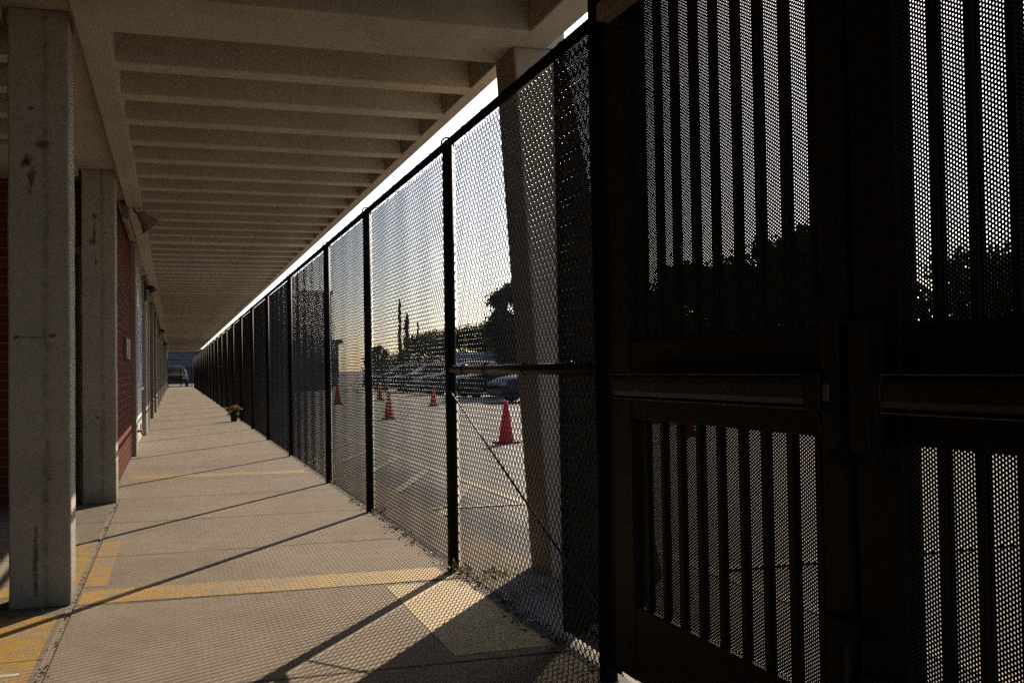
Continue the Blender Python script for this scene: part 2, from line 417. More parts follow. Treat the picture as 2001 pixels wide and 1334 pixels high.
# ------------------------------------------------------------------ canopy roof
roof = tag(empty("canopy_roof", (0, 0, ZS)), "long cream concrete canopy with closely spaced joists over the walkway", "roof")
def rbuild(mb, name, mat, bevel=.006):
    o = mb.build(name, mat, roof, bevel); o.matrix_parent_inverse = Matrix.Translation((0, 0, -ZS)); return o
m = MB(); m.box(-12, 1.848, Y0-.5, Y1, ZS+.42, ZS+.62); rbuild(m, "deck", M['soffit'])
m = MB(); m.box(1.755, 1.935, Y0, 5.52, ZS, ZS+.417); m.box(1.755, 1.845, 5.52, Y1-.01, ZS, ZS+.417); rbuild(m, "edge_beam", M['soffit'], .008)
m = MB(); m.box(-.455, -.30, Y0, Y1-.01, ZS, ZS+.417); m.box(-.80, -.457, Y0, Y1-.01, ZS+.065, ZS+.416); rbuild(m, "column_line_beam", M['soffit'], .008)
beams = [(4.93, 5.50)] + [(14.10+9.0*k, 14.43+9.0*k) for k in range(8)] + [(-4.2, -3.87)]
for a, b in beams:
    m = MB(); m.box(-.34, 1.78, a, b, ZS+.001, ZS+.416); rbuild(m, "cross_beam", M['soffit'])
m = MB(); m.box(-3.2, -.78, 8.45, 9.95, ZS+.003, ZS+.416); m.box(-3.2, -.78, 4.93, 5.50, ZS+.003, ZS+.416); rbuild(m, "porch_beam", M['soffit'])
JP = .672
jm = MB(); jm.box(-.33, 1.775, 0, .15, 0, .30); jme = jm.mesh("joist", M['soffit'])
jl = []
for k in range(12): jl.append(6.045+JP*k)
for k in range(8):
    b = 14.43+9.0*k
    jl += [b+.52+.69*i for i in range(12)]
jl += [4.25-JP*k for k in range(12) if not (-4.4 < 4.25-JP*k < -3.7)]
jl = sorted([y for y in jl if Y0 < y < Y1-.3], key=lambda y: abs(y-5))
for k, y in enumerate(jl[:76]):
    o = part("joist", jme, roof); o.location = (0, y, .002)
    o.modifiers.new("bevel", 'BEVEL').width = .006
m = MB()
for y in jl[76:]: m.box(-.33, 1.775, y, y+.15, ZS+.002, ZS+.302)
o = rbuild(m, "joists", M['soffit'], 0); o['kind'] = 'stuff'
jm = MB(); jm.box(-3.2, -.78, 0, .15, 0, .30); pme = jm.mesh("porch_joist", M['soffit'])
for y in [6.045+JP*k for k in range(4)] + [4.25-JP*k for k in range(8)]:
    o = part("porch_joist", pme, roof); o.location = (0, y, .002)

# ------------------------------------------------------------------ columns
def left_column(y, mat, label, scars):
    c = empty("concrete_column", (-.62, y, 0)); tag(c, label, "column", "square columns along the porch")
    m = MB(); nz = 24                       # slightly uneven arrises
    rng = random.Random(int(y*10))
    rings = []
    for i in range(nz+1):
        z = i/nz*(ZS+.064); j = lambda: rng.uniform(-.003, .003)
        rings.append([(-.138+j(), -.138+j(), z), (.138+j(), -.138+j(), z), (.138+j(), .138+j(), z), (-.138+j(), .138+j(), z)])
    vs = [p for r in rings for p in r]; fs = []
    for i in range(nz):
        for k in range(4): fs.append((i*4+k, i*4+(k+1) % 4, i*4+4+(k+1) % 4, i*4+4+k))
    fs += [(3, 2, 1, 0), (nz*4, nz*4+1, nz*4+2, nz*4+3)]
    m.add(vs, fs); m.build("shaft", mat, c, .010)
    for (x, z, wx, wz) in scars:            # broken anchor holes and chipped paint
        q = MB(); n = 9; pts = []
        for k in range(n):
            a = 2*PI*k/n; r = rng.uniform(.5, 1.1)
            pts.append((x+wx*r*math.cos(a), -.1425, z+wz*r*math.sin(a)))
        q.sheet(list(reversed(pts))); q.build("paint_scar", M['joint'], c)
    return c
left_column(5.57, M['col1'], "nearest thick cream concrete column with dark scars, beside the yellow floor paint",
    [(-.055, 2.16, .012, .013), (.045, .62, .006, .006)])
left_column(9.72, M['col2'], "second cream concrete column standing at the corner of the brick wall",
    [(-.03, 2.52, .009, .010), (-.01, .75, .010, .012)])
pm = MB()
def pier(yc, label):
    c = empty("concrete_pier", (0, yc, 0)); tag(c, label, "column", None)
    return c
m = MB(); h = .165
m.hexa([(1.93, -h, -.3), (2.62, -h, -.3), (2.62, h, -.3), (1.93, h, -.3)], [(1.745, -h, ZS+.0), (2.04, -h, ZS+.0), (2.04, h, ZS+.0), (1.745, h, ZS+.0)])
pme = m.mesh("shaft", M['raw'])
q = MB(); q.box(1.937, 2.04, -h, h, ZS+.004, ZS+.40); cme = q.mesh("corbel", M['soffit'])
for yc, lb in ((5.335, "nearest flared concrete pier just outside the fence beside the gate"),):
    c = pier(yc, lb)
    o = part("shaft", pme, c); b = o.modifiers.new("bevel", 'BEVEL'); b.width = .012; b.segments = 2
    part("corbel", cme, c)

# ------------------------------------------------------------------ school building
sb = tag(empty("school_building", (-.55, 9.87, 0)), "red brick school wall with cream pilasters along the left of the walkway", "building")
def sbuild(mb, name, mat, parent=None, bevel=0):
    o = mb.build(name, mat, parent or sb, bevel)
    o.matrix_parent_inverse = Matrix.Translation((.55, -9.87, 0)) if parent is None else Matrix.Identity(4)
    return o
XW = -.55
ZT = ZS+.063
m = MB(); m.box(-11.8, -.80, 9.95, Y1-.2, 0, ZS+.41); sbuild(m, "core_wall", M['cream'])
m = MB(); m.box(-3.2, -1.362, 9.87, 9.947, 0, 2.86); m.box(-1.362, -.735, 9.87, 9.947, 2.27, 2.86); sbuild(m, "end_wall", M['brick_x'])
m = MB(); m.box(-3.2, -.735, 9.865, 9.947, 2.863, ZS+.06); sbuild(m, "end_lintel", M['cream'])
m = MB(); m.box(-3.45, -3.203, Y0, 9.947, 0, ZS+.41); sbuild(m, "porch_wall", M['brick_y'])
m = MB(); m.box(-1.36, -1.30, 9.868, 9.946, 0, 2.20); m.box(-.80, -.737, 9.868, 9.946, 0, 2.20); m.box(-1.36, -.737, 9.866, 9.946, 2.203, 2.267)
sbuild(m, "door_frame", M['trim'])
m = MB(); m.box(-1.297, -.803, 9.90, 9.945, .01, 2.20); d = sbuild(m, "door", M['door'])
m = MB(); m.tube([(-1.24, 9.90, 1.0), (-1.24, 9.84, 1.0), (-1.15, 9.84, 1.0)], .011); h_ = m.build("handle", M['steel'], d); h_.matrix_parent_inverse = d.matrix_parent_inverse.copy(); h_.matrix_parent_inverse = Matrix.Identity(4)
def brickrun(a, b):
    m = MB(); m.box(-.797, XW, a, b, 0, ZT); sbuild(m, "brick_panel", M['brick_y'])
def pil(a, b, x=-.49, mat='cream'):
    m = MB(); m.box(-.795, x, a, b, 0, ZT); sbuild(m, "pilaster", M[mat], bevel=.008)
m = MB(); m.box(-.733, XW, 9.868, 9.947, 0, ZT); m.box(-.797, XW, 9.948, 14.85, 0, ZT); sbuild(m, "brick_panel", M['brick_y'])
pil(14.852, 15.38)
m = MB(); m.box(-.797, XW-.01, 15.382, 19.85, 0, ZT); pw = sbuild(m, "painted_panel", M['white'])
def sub(mb, name, mat, par):
    return mb.build(name, mat, par)
mu = MB(); mu.box(XW-.009, XW+.004, 15.6, 19.6, .92, 2.55); mp = sbuild(mu, "mural_board", M['greyb'])
for a, b, c_, d in ((16.0, 16.9, 1.25, 2.45), (17.3, 17.8, 1.0, 2.2), (18.4, 19.3, 1.3, 2.5)):
    q = MB(); q.box(XW+.005, XW+.009, a, b, c_, d); sub(q, "mural_figure", M['blue'], mp)
q = MB(); q.box(XW+.0055, XW+.012, 15.9, 17.0, 1.22, 1.46); sub(q, "mural_patch", M['orange'], mp)
q = MB(); q.box(XW+.005, XW+.011, 15.9, 16.6, 1.05, 1.19); q.box(XW+.005, XW+.011, 15.9, 16.8, .95, .99); sub(q, "mural_base", M['dark'], mp)
m = MB(); m.box(XW-.009, XW+.03, 15.39, 19.84, .84, .90); sbuild(m, "rail_trim", M['white'])
pil(19.852, 21.5, -.485)
brickrun(21.502, 22.6); pil(22.602, 22.9); brickrun(22.902, 25.2)
m = MB(); m.box(-.797, XW-.02, 25.202, 27.3, 0, 2.2); sbuild(m, "door", M['door'])
m = MB(); m.box(-.797, XW-.02, 25.202, 27.3, 2.203, ZT); sbuild(m, "transom_panel", M['trim'])
pil(27.302, 28.0); brickrun(28.002, 31.5); pil(31.502, 33.2, -.485)
y = 33.202; k = 0
while y < 83:
    L = [3.2, 2.4, 4.1, 1.9][k % 4]
    if k % 3 == 2:
        m = MB(); m.box(-.797, XW-.02, y, y+L, 0, 2.2); sbuild(m, "door", M['door'])
        m = MB(); m.box(-.797, XW-.02, y, y+L, 2.203, ZT); sbuild(m, "transom_panel", M['trim'])
    else: 
        m = MB(); m.box(-.797, XW-.015, y, y+L, 0, ZT); sbuild(m, "wall_panel", M['cream' if k % 3 else 'brick_y'])
    y += L+.002; pil(y, y+.6, -.49); y += .602; k += 1
m = MB(); m.box(XW+.002, XW+.04, 12.5, 13.5, 1.30, 1.54); o = m.build("wall_plaque", M['plaque'], None, .004)
tag(o, "small beige plaque fixed on the brick wall past the second column", "plaque")
# hose tap
t = empty("hose_tap", (-.49, 15.1, .33)); tag(t, "small pale hose tap on the first pilaster after the brick wall", "tap")
m = MB(); m.tube([(0, 0, 0), (.07, 0, 0)], .018); m.tube([(.055, 0, .0), (.075, 0, -.06)], .014); m.build("spout", M['lampsh'], t)
m = MB(); m.torus((.05, 0, .07), .035, .008, 'x'); m.tube([(.05, 0, .01), (.05, 0, .07)], .007); m.build("valve_handle", M['lampsh'], t)

# lamps and conduit on the left
t = empty("flood_lamp", (-.38, 11.3, ZS+.0)); tag(t, "beige bell-shaped flood lamp hanging under the canopy over the brick wall", "lamp")
m = MB(); m.tube([(0, 0, .03), (0, 0, -.05), (.07, .0, -.09)], .014); m.build("bracket", M['dark'], t)
ax = Vector((.62, .16, -.76)).normalized(); e1 = ax.cross(Vector((0, 1, 0))).normalized(); e2 = ax.cross(e1); t.scale = (.78,)*3
m = MB(); m.tube([Vector((.06, 0, -.06))+ax*d for d in (0, .02, .06, .12, .19, .24)], [.03, .055, .062, .075, .115, .135], 20); m.build("lamp_shade", M['lampsh'], t)
m = MB(); m.torus((0, 0, 0), .137, .009, 'z', 24, 6); o = m.build("rim", M['lampsh'], t); o.matrix_local = Matrix.Translation(Vector((.06, 0, -.06))+ax*.243) @ ax.to_track_quat('Z', 'Y').to_matrix().to_4x4()
t = empty("strip_light", (-.50, 11.35, ZS-.05)); tag(t, "narrow grey strip fitting with end boxes along the top of the brick wall", "light")
m = MB(); m.box(0, .07, -.14, .14, -.08, .09); m.build("end_box", M['grey'], t, .006)
m = MB(); m.box(.015, .045, .142, 2.3, -.02, .02); m.build("channel", M['trim'], t)
m = MB(); m.box(.0, .06, 2.302, 2.5, -.05, .06); m.build("end_box", M['grey'], t, .006)
for yy, lb in ((18.9, "dark horn-shaped wall lamp near the mural panel"), (37.5, "dark wall lamp midway down the left wall"), (54, "farthest small dark wall lamp near the end of the left wall")):
    t = empty("wall_lamp", (-.485, yy, ZS-.22)); tag(t, lb, "lamp", "dark wall lamps along the left wall")
    t.scale = (.8,)*3
    m = MB(); m.box(0, .06, -.10, .10, -.30, .15); m.build("housing", M['dark'], t, .01)
    m = MB(); m.tube([(.061, 0, .02), (.16, 0, -.02), (.20, 0, -.10)], [.04, .06, .085], 14); m.build("lamp_shade", M['dark'], t)

# ------------------------------------------------------------------ chain-link fence
fence = tag(empty("chain_link_fence", (XF, 3.5, 0)), "long black chain link fence between the walkway and the parking lot", "fence")
FI = Matrix.Translation((-XF, -3.5, 0))
def fb(mb, name, mat, bevel=0):
    o = mb.build(name, mat, fence, bevel); o.matrix_parent_inverse = FI; return o
FT = 2.385
A_, HZ, T_, WR = .0235, .026, .0037, .0025
def chain_mesh(L, z0=.004, z1=2.392):
    nw = int(L/A_); K = int((z1-z0)/HZ); e = .0032
    def wire(flip):
        P = []
        for k in range(K+1):
            right = (k % 2 == 1) ^ flip
            yb = A_+e if right else -e
            z = z0+k*HZ
            x_in, x_out = (-T_, T_) if right else (T_, -T_)
            P.append((x_in, yb, z-.0022)); P.append((x_out, yb, z+.0022))
        return np.array(P)
    Vs = []; Fs = []; off = 0
    tmpl = []
    for fl in (False, True):
        P = wire(fl); n = len(P); t = np.zeros_like(P); t[1:-1] = P[2:]-P[:-2]; t[0] = P[1]-P[0]; t[-1] = P[-1]-P[-2]
        t /= np.linalg.norm(t, axis=1)[:, None]
        n2 = np.stack([np.zeros(n), t[:, 2], -t[:, 1]], 1); n2 /= np.maximum(np.linalg.norm(n2, axis=1), 1e-6)[:, None]
        n1 = np.cross(t, n2)
        ring = np.stack([P+n1*WR, P+(n1*.31+n2*.95)*WR*1.0, P+(-n1*.81+n2*.59)*WR, P+(-n1*.81-n2*.59)*WR, P+(n1*.31-n2*.95)*WR], 1)   # five sides
        i = np.arange(n-1)[:, None]*5; k = np.arange(5)[None, :]
        f = np.stack([i+k, i+(k+1) % 5, i+5+(k+1) % 5, i+5+k], -1).reshape(-1, 4)
        tmpl.append((ring.reshape(-1, 3), f))
    for wi in range(nw):
        V, F = tmpl[wi % 2]
        V = V + np.array([np.sin(wi*.21)*.0012, wi*A_+.004, 0]); Vs.append(V); Fs.append(F+off); off += len(V)
    return mesh_np("mesh_panel", np.concatenate(Vs), np.concatenate(Fs), M['wire'], True)
posts = [5.54, 8.09, 10.36, 13.84]
while posts[-1]+3.48 < 84.5: posts.append(posts[-1]+3.48)
XM = XF+.034
bay = chain_mesh(3.46)
prev = 3.43
for k, y in enumerate(posts):
    L = y-prev
    me = bay if abs(L-3.48) < .02 and k > 0 else chain_mesh(L-.02)
    o = part("mesh_panel", me, fence); o.location = (.034, prev-3.5+.01, 0)
    prev = y
pmesh = MB().tube([(0, 0, -.2), (0, 0, FT+.0)], .031, 14).torus((0, 0, FT), .036, .005, 'y', 18, 6).mesh("post", M['black'])
for y in posts: o = part("post", pmesh, fence); o.location = (0, y-3.5, 0)
m = MB(); m.tube([(XF, 3.40, FT), (XF, 40, FT), (XF, posts[-1], FT)], .022, 12)
k = 3.75
while k < 30: m.torus((XF+.005, k, FT), .026, .0022, 'y', 12, 5); k += .36
k = 3.8
fb(m, "top_rail", M['black'])
m = MB(); m.tube([(XF, 3.42, 1.113), (XF, 5.53, 1.117)], .023, 12)
for k in (3.72, 4.25, 4.85, 5.25): m.torus((XF, k, 1.115), .026, .003, 'y', 14, 5)
fb(m, "mid_rail", M['bronze'])
m = MB(); m.tube([(XF-.012, 5.52, 1.0), (XF-.012, 3.44, .24)], .0055, 6); m.tube([(XF-.02, 5.545, 1.03), (XF-.02, 5.54, .98)], .01, 6); fb(m, "truss_rod", M['brace'])
m = MB(); m.tube([(XF, 3.40, -.2), (XF, 3.40, ZS-.01)], .033, 18)
fb(m, "terminal_post", M['black'])
bm_ = MB().torus((0, 0, 0), .034, .007, 'z', 20, 6).mesh("tension_band", M['black'])
for z in (.34, .62, .93, 1.24, 1.62, 2.0, 2.3): o = part("tension_band", bm_, fence); o.location = (0, -.10, z)
m = MB(); m.box(XF-.004, XF+.004, 3.287, 3.37, .05, ZS-.02); fb(m, "added_gap_plate", M['gate'])  # added plate: darkens the gap beside the gate, keeps sun off the post
# perforated sheets: hexagon-pitched round holes as real geometry
PZ = .0093; R_ = PZ/math.sqrt(3); CX = 1.5*R_
def perf_mesh(name, W, Hh, hole=.0027, th=.0020):
    nc = int(W/CX); nr = int(Hh/PZ)
    i, j = np.meshgrid(np.arange(nc), np.arange(nr), indexing='ij')
    cyy = (i.ravel()+.5)*CX; czz = (j.ravel()+.5)*PZ + (i.ravel() % 2)*PZ/2
    a6 = np.arange(6)*PI/3
    outer = np.stack([np.zeros(6), np.cos(a6)*R_, np.sin(a6)*R_], 1)
    inn = np.stack([np.zeros(6), np.cos(a6)*hole, np.sin(a6)*hole], 1); inb = inn + np.array([th, 0, 0])
    T = np.concatenate([outer, inn, inb])
    V = (np.stack([np.zeros_like(cyy), cyy, czz], 1)[:, None, :] + T[None]).reshape(-1, 3)
    k = np.arange(6); k2 = (k+1) % 6
    f = np.concatenate([np.stack([k, 6+k, 6+k2, k2], 1), np.stack([6+k, 12+k, 12+k2, 6+k2], 1)])
    F = (np.arange(len(cyy))[:, None, None]*18 + f[None]).reshape(-1, 4)
    return mesh_np(name, V, F, M['gate'])
o = part("perforated_guard", perf_mesh("perforated_guard", .54, 2.43, .0032), fence); o.location = (.062, 3.42-3.5, .03)
m = MB(); m.box(XF+.050, XF+.075, 3.96, 3.982, .03, 2.40); fb(m, "guard_edge", M['gate'])

# ------------------------------------------------------------------ gate, two leaves
up_me = perf_mesh("perforated_panel", 1.10, 1.31); lo_me = perf_mesh("perforated_panel", 1.10, .64)
def gate_leaf(yh, dirn, width, label, hst, lst, p0, pitch, npk):
    """yh hinge Y; leaf runs towards -Y (dirn -1: hinge far) or its hinge is the near end (dirn +1)"""
    ya, yb = (yh-width, yh) if dirn < 0 else (yh, yh+width)        # ya near (small Y), yb far
    ylock = ya if dirn < 0 else yb
    e = empty("gate_leaf", (XF, yh, 0)); tag(e, label, "gate", "gate leaves with push bars")
    I = Matrix.Translation((-XF, -yh, 0))
    def b(mb, name, mat, bevel=0, par=None):
        o = mb.build(name, mat, par or e, bevel)
        if par is None: o.matrix_parent_inverse = I
        return o
    sa, sb_ = (lst, hst) if dirn < 0 else (hst, lst)
    x0, x1 = XF-.018, XF+.030
    m = MB(); m.box(x0, x1, ya, ya+sa, .075, 2.62); m.box(x0, x1, yb-sb_, yb, .075, 2.62)
    for z0, z1 in ((.077, .325), (.945, 1.203), (2.50, 2.618)): m.box(x0+.002, x1-.002, ya+sa+.0005, yb-sb_-.0005, z0, z1)
    b(m, "frame", M['gate'], .003)
    for i in range(npk):
        pc = p0+pitch*i
        if not (ya+sa+.012 < pc < yb-sb_-.010): continue
        m = MB()
        for z0, z1 in ((.326, .944), (1.204, 2.499)):
            m.box(XF-.007, XF-.001, pc-.011, pc+.011, z0, z1); m.box(XF+.003, XF+.015, pc-.011, pc+.011, z0, z1)
        b(m, "picket", M['gate'])
    for me, z in ((lo_me, .315), (up_me, 1.197)):
        o = part("perforated_panel", me, e); W = int(1.10/CX)*CX
        o.location = (0, (ya+sa+yb-sb_)/2-W/2-yh, z)
    if dirn < 0:
        m = MB(); m.box(XF+.0305, XF+.037, ya-.045, ya+.03, .08, 2.6); b(m, "astragal", M['gate'])
    # push bar
    bx0, bx1 = XF-.092, XF-.042
    l0, l1 = (ya+.06, yb-.17) if dirn < 0 else (ya+.12, yb-.18)
    m = MB(); prof = [(bx1, 1.018), (bx0+.012, 1.018), (bx0+.003, 1.026), (bx0, 1.040), (bx0, 1.070), (bx0+.003, 1.084), (bx0+.012, 1.092), (bx1, 1.092)]
    n = len(prof); vs = [(x, l0, z) for x, z in prof]+[(x, l1, z) for x, z in prof]
    m.add(vs, [(k, (k+1) % n, n+(k+1) % n, n+k) for k in range(n)]+[tuple(range(n)), tuple(reversed(range(n, 2*n)))])
    bar = b(m, "push_bar", M['bronze'], .002)
    def cb(mb, name, mat, bevel=0):
        o = mb.build(name, mat, bar, bevel); return o
    q = MB(); q.box(bx0-.002, bx1, l0+.002, l1-.002, 1.0925, 1.0955); q.box(bx0-.002, bx1, l0+.002, l1-.002, 1.0145, 1.0175); cb(q, "edge_strip", M['steel'])
    hy = l1 if dirn < 0 else l0
    q = MB(); q.box(bx0-.003, bx1, hy-.012 if dirn > 0 else hy+.0005, hy-.0005 if dirn > 0 else hy+.012, 1.006, 1.102); cb(q, "end_cap", M['gate'], .004)
    ly = l0 if dirn < 0 else l1
    s = -1 if dirn < 0 else 1
    q = MB(); q.box(XF-.085, XF-.031, min(ly+s*.055, ly+s*.115), max(ly+s*.055, ly+s*.115), .93, 1.21); cb(q, "latch_case", M['gate'], .006)
    q = MB(); q.box(XF-.086, XF-.05, min(ly+s*.062, ly+s*.085), max(ly+s*.062, ly+s*.085), 1.035, 1.075); 
    if dirn < 0: cb(q, "daylight_gap_block", M['steel'], .002)  # pale block standing in for daylight showing between the leaves
    pts = [(XF-.066, ly-s*.03, 1.030), (XF-.066, ly+s*.02, 1.020), (XF-.066, ly+s*.045, .985), (XF-.062, ly+s*.055, .93), (XF-.045, ly+s*.06, .90), (XF-.025, ly+s*.06, .89)]
    q = MB(); q.tube(pts, [.012, .014, .014, .013, .012, .011], 10); cb(q, "curved_bracket", M['gate'])
    q = MB(); q.box(XF-.094, XF-.040, min(ly-s*.001, ly+s*.056), max(ly-s*.001, ly+s*.056), 1.01, 1.10); cb(q, "lock_block", M['gate'], .006)
    # drop bolt
    zb = .50 if dirn < 0 else .40
    by = ylock + (-.012 if dirn < 0 else -.075)
    m = MB(); m.box(XF-.060, XF-.019, by-.018, by+(.085 if dirn < 0 else .03), zb, zb+.045); hb = b(m, "drop_bolt", M['gate'], .004)
    m = MB(); m.tube([(XF-.044, by, zb), (XF-.044, by, .03)], .0065, 8); m.build("bolt_rod", M['brace'], hb)
    return e
gate_leaf(3.285, -1, 1.315, "left black gate leaf with a push bar, hinged by the mesh fence", .155, .100, 2.104, .1180, 10)
gate_leaf(.665, 1, 1.275, "right black gate leaf with a push bar, nearest the camera", .120, .150, .757, .1035, 12)
m = MB(); m.tube([(XF, .60, -.2), (XF, .60, ZS-.01)], .05, 16); o = m.build("gate_post", M['black']); tag(o, "black steel post on the near side of the double gate", "post")
m = MB(); m.box(XF-.09, XF-.035, 2.96, 3.20, 2.30, 2.36); o = m.build("door_closer", M['lampsh'], None, .006); tag(o, "small beige closer box at the top of the left gate leaf", "closer")

# ------------------------------------------------------------------ far end of the walkway
t = empty("end_gate", (.5, 84.3, 0)); tag(t, "black mesh gate closing the far end of the walkway", "gate")
m = MB()
for x in (-.95, .86): m.tube([(x, 0, 0), (x, 0, 2.25)], .04, 8)
for z in (.06, 1.62, 2.2): m.tube([(-.95, 0, z), (.86, 0, z)], .03, 8)
m.tube([(.0, 0, .06), (.0, 0, 1.62)], .03, 8); m.build("frame", M['soot'], t)
m = MB()
for i in range(44):
    x = -.93+i*.0405; m.tube([(x, 0, .06), (x, 0, 1.62)], .010, 4, False)
for i in range(28): m.tube([(-.95, .0, .1+i*.055), (.86, 0, .1+i*.055)], .006, 4, False)
m.build("mesh_infill", M['soot'], t)

# ------------------------------------------------------------------ cars
def car_mesh(L=5.1, W=.95, Hh=1.62, suv=0.0):
    """facing -X, nose at x=0; returns dict of part meshes"""
    st = [  # x, ztop, zbelt, half width belt, half width roof
        (.00, .62, .58, .66, .60), (.06, .80, .72, .80, .70), (.30, .90, .80, .90, .80), (.95, 1.00, .90, .95, .82), (1.42, 1.06, .98, .96, .80),
        (1.75, 1.30, 1.01, .96, .74), (2.15, 1.53, 1.02, .96, .68), (2.7, 1.62, 1.03, .96, .66), (3.3, 1.60, 1.04, .96, .66),
        (3.85, 1.50 + .08*suv, 1.05, .95, .67), (4.35, 1.22 + .34*suv, 1.06, .94, .72), (4.75, 1.12 + .36*suv, 1.05, .92, .78), (5.04, 1.06 + .1*suv, .98, .86, .78), (5.10, .80, .72, .80, .72)]
    zb = .24; rows = []
    for (x, zt, zbelt, hw, hr) in st:
        half = [(hw*.86, zb), (hw*.98, zb+.10), (hw, min(zbelt-.12, .55)), (hw*.97, zbelt), (hr, zt-.05 if zt-.05 > zbelt else (zt+zbelt)/2), (hr*.80, zt-.005), (0.0, zt+.015)]
        rows.append([(x, -a, b) for a, b in half] + [(x, a, b) for a, b in reversed(half[:-1])])
    n = len(rows[0]); m = MB(); vs = [p for r in rows for p in r]; fs = []
    for i in range(len(rows)-1):
        for k in range(n-1): fs.append((i*n+k, i*n+k+1, (i+1)*n+k+1, (i+1)*n+k))
    fs.append(tuple(range(n))); fs.append(tuple((len(rows)-1)*n+k for k in reversed(range(n))))
    for i in range(len(rows)-1): fs.append((i*n, (i+1)*n, (i+1)*n+n-1, i*n+n-1))
    m.add(vs, fs, True)
    body = m
    wn = MB()
    def q(a, b, c, d, off):
        P = [Vector(v) for v in (a, b, c, d)]; nn = (P[1]-P[0]).cross(P[3]-P[0]).normalized()*off
        wn.sheet([p+nn for p in P])
    lerp = lambda a, b, t_: tuple(a[i]+(b[i]-a[i])*t_ for i in range(3))
    for i in range(5, 10):
        for sgn in (0, 1):
            k = 3 if sgn == 0 else n-4
            k2 = 4 if sgn == 0 else n-5
            a, b = rows[i][k], rows[i+1][k]; c, d = rows[i+1][k2], rows[i][k2]
            A = lerp(a, d, .10); B = lerp(b, c, .10); Cc = lerp(b, c, .90); D = lerp(a, d, .90)
            A, B = lerp(A, B, .03), lerp(A, B, .97); D, Cc = lerp(D, Cc, .03), lerp(D, Cc, .97)
            off = .008 if sgn == 0 else -.008
            q(A, B, Cc, D, off)
    for i in (4, 5):   # windscreen
        a, b = rows[i][4], rows[i][n-5]; c, d = rows[i+1][n-5], rows[i+1][4]
        for (u0, u1) in ((0, 1),):
            P = [lerp(a, b, .04), lerp(a, b, .96), lerp(d, c, .96), lerp(d, c, .04)]
            wn.sheet([(p[0]-.012, p[1], p[2]+.035) for p in P])
    wl = MB(); rm = MB()
    wl.lathe([(.30, -.11), (.345, -.09), (.36, -.04), (.36, .04), (.345, .09), (.30, .11)], n=24)
    rm.lathe([(.06, -.118), (.22, -.112), (.29, -.105), (.29, .105), (.22, .112), (.06, .118)], n=20)
    hl = MB(); hl.box(-.01, .22, -.80, -.52, .64, .76); hr_ = MB(); hr_.box(-.01, .22, .52, .80, .64, .76)
    tl = MB(); tl.box(4.93, 5.12, -.84, -.62, .78, .96); tr_ = MB(); tr_.box(4.93, 5.12, .62, .84, .78, .96)
    bp = MB(); bp.box(-.05, .12, -.72, .72, .30, .50); bp2 = MB(); bp2.box(5.0, 5.15, -.76, .76, .34, .55)
    return dict(body=body, window=wn, wheel=wl, rim=rm, hl=[hl, hr_], tl=[tl, tr_], bumper=[bp, bp2])
_cars = {}
def car(loc, rz, paint, label, suv=0.0, scale=.95):
    if suv not in _cars:
        d = car_mesh(suv=suv)
        _cars[suv] = {'window': d['window'].mesh("window", M['glass']), 'wheel': d['wheel'].mesh("tyre", M['rubber']), 'rim': d['rim'].mesh("rim", M['rim']),
            'hl': [x.mesh("headlight", M['lens']) for x in d['hl']], 'tl': [x.mesh("tail_light", M['redlens']) for x in d['tl']], 'bp': [x.mesh("bumper", M['dark']) for x in d['bumper']], 'mb': d['body']}
    c = _cars[suv]; e = empty("parked_car", loc, rz); e.scale = (scale,)*3
    tag(e, label, "car", "cars parked across the lot")
    part("body", c['mb'].mesh("body", M[paint]), e); part("window", c['window'], e); [part("bumper", bme, e) for bme in c['bp']]
    for hme in c['hl']: part("headlight", hme, e)
    for hme in c['tl']: part("tail_light", hme, e)
    for x in (.95, 4.05):
        for y_ in (-.86, .86):
            wv = part("wheel", c['wheel'], e, (x, y_, .36)); wv.rotation_euler = (PI/2, 0, 0)
            part("rim", c['rim'], wv)
    return e
G = -.06
car((10.5, 33.6, G), .06, 'car_blue', "dark blue car nearest the concrete pier, parked with its nose to the walkway")
car((10.75, 40.8, G), .03, 'car_black', "black saloon car parked beyond the tall orange cone, second in the row")
car((10.6, 46.2, G), .0, 'car_navy', "dark navy hatchback in the middle of the parked row", 1.0)
car((10.4, 51.8, G), -.02, 'car_grey', "grey car parked behind two orange cones, fourth in the row", 0.0)
car((10.2, 57.2, G), .02, 'car_black', "black van-like car at the far end of the parked row", 1.0)
car((.1, 92.5, G), PI/2, 'soot', "dark car standing beyond the mesh gate at the end of the walkway", 1.0, 1.12)

# ------------------------------------------------------------------ traffic cones
cone_b = MB(); s = .17
cone_b.hexa([(-s, -s, 0), (s, -s, 0), (s, s, 0), (-s, s, 0)], [(-s*.95, -s*.95, .035), (s*.95, -s*.95, .035), (s*.95, s*.95, .035), (-s*.95, s*.95, .035)])
cbm = cone_b.mesh("base", M['cone_base'])
ccm = MB().lathe([(.135, .035), (.125, .06), (.032, .69), (.022, .70)], n=24).mesh("cone", M['cone'])
for (x, y_, s_, lb) in ((4.95, 15.32, .95, "tallest-looking orange-red cone, right in front of the black car"),
                    (4.89, 24.25, .92, "larger orange-red cone of the three in the bay left of the mid rail"),
                    (7.93, 32.1, .88, "small orange-red cone just left of the fence post that carries the mid rail"),
                    (7.64, 39.7, 1.0, "small distant orange-red cone up and left of the larger cone in its bay"),
                    (5.46, 36.1, 1.0, "faint orange-red cone seen through the dense bay of mesh"),
                    (8.23, 15.5, 1.0, "orange-red cone half hidden behind the left gate leaf")):
    e = empty("traffic_cone", (x, y_, G), random.uniform(-.3, .5)); e.scale = (s_,)*3
    tag(e, lb, "traffic cone", "orange cones across the parking lot"); part("base", cbm, e); part("cone", ccm, e)

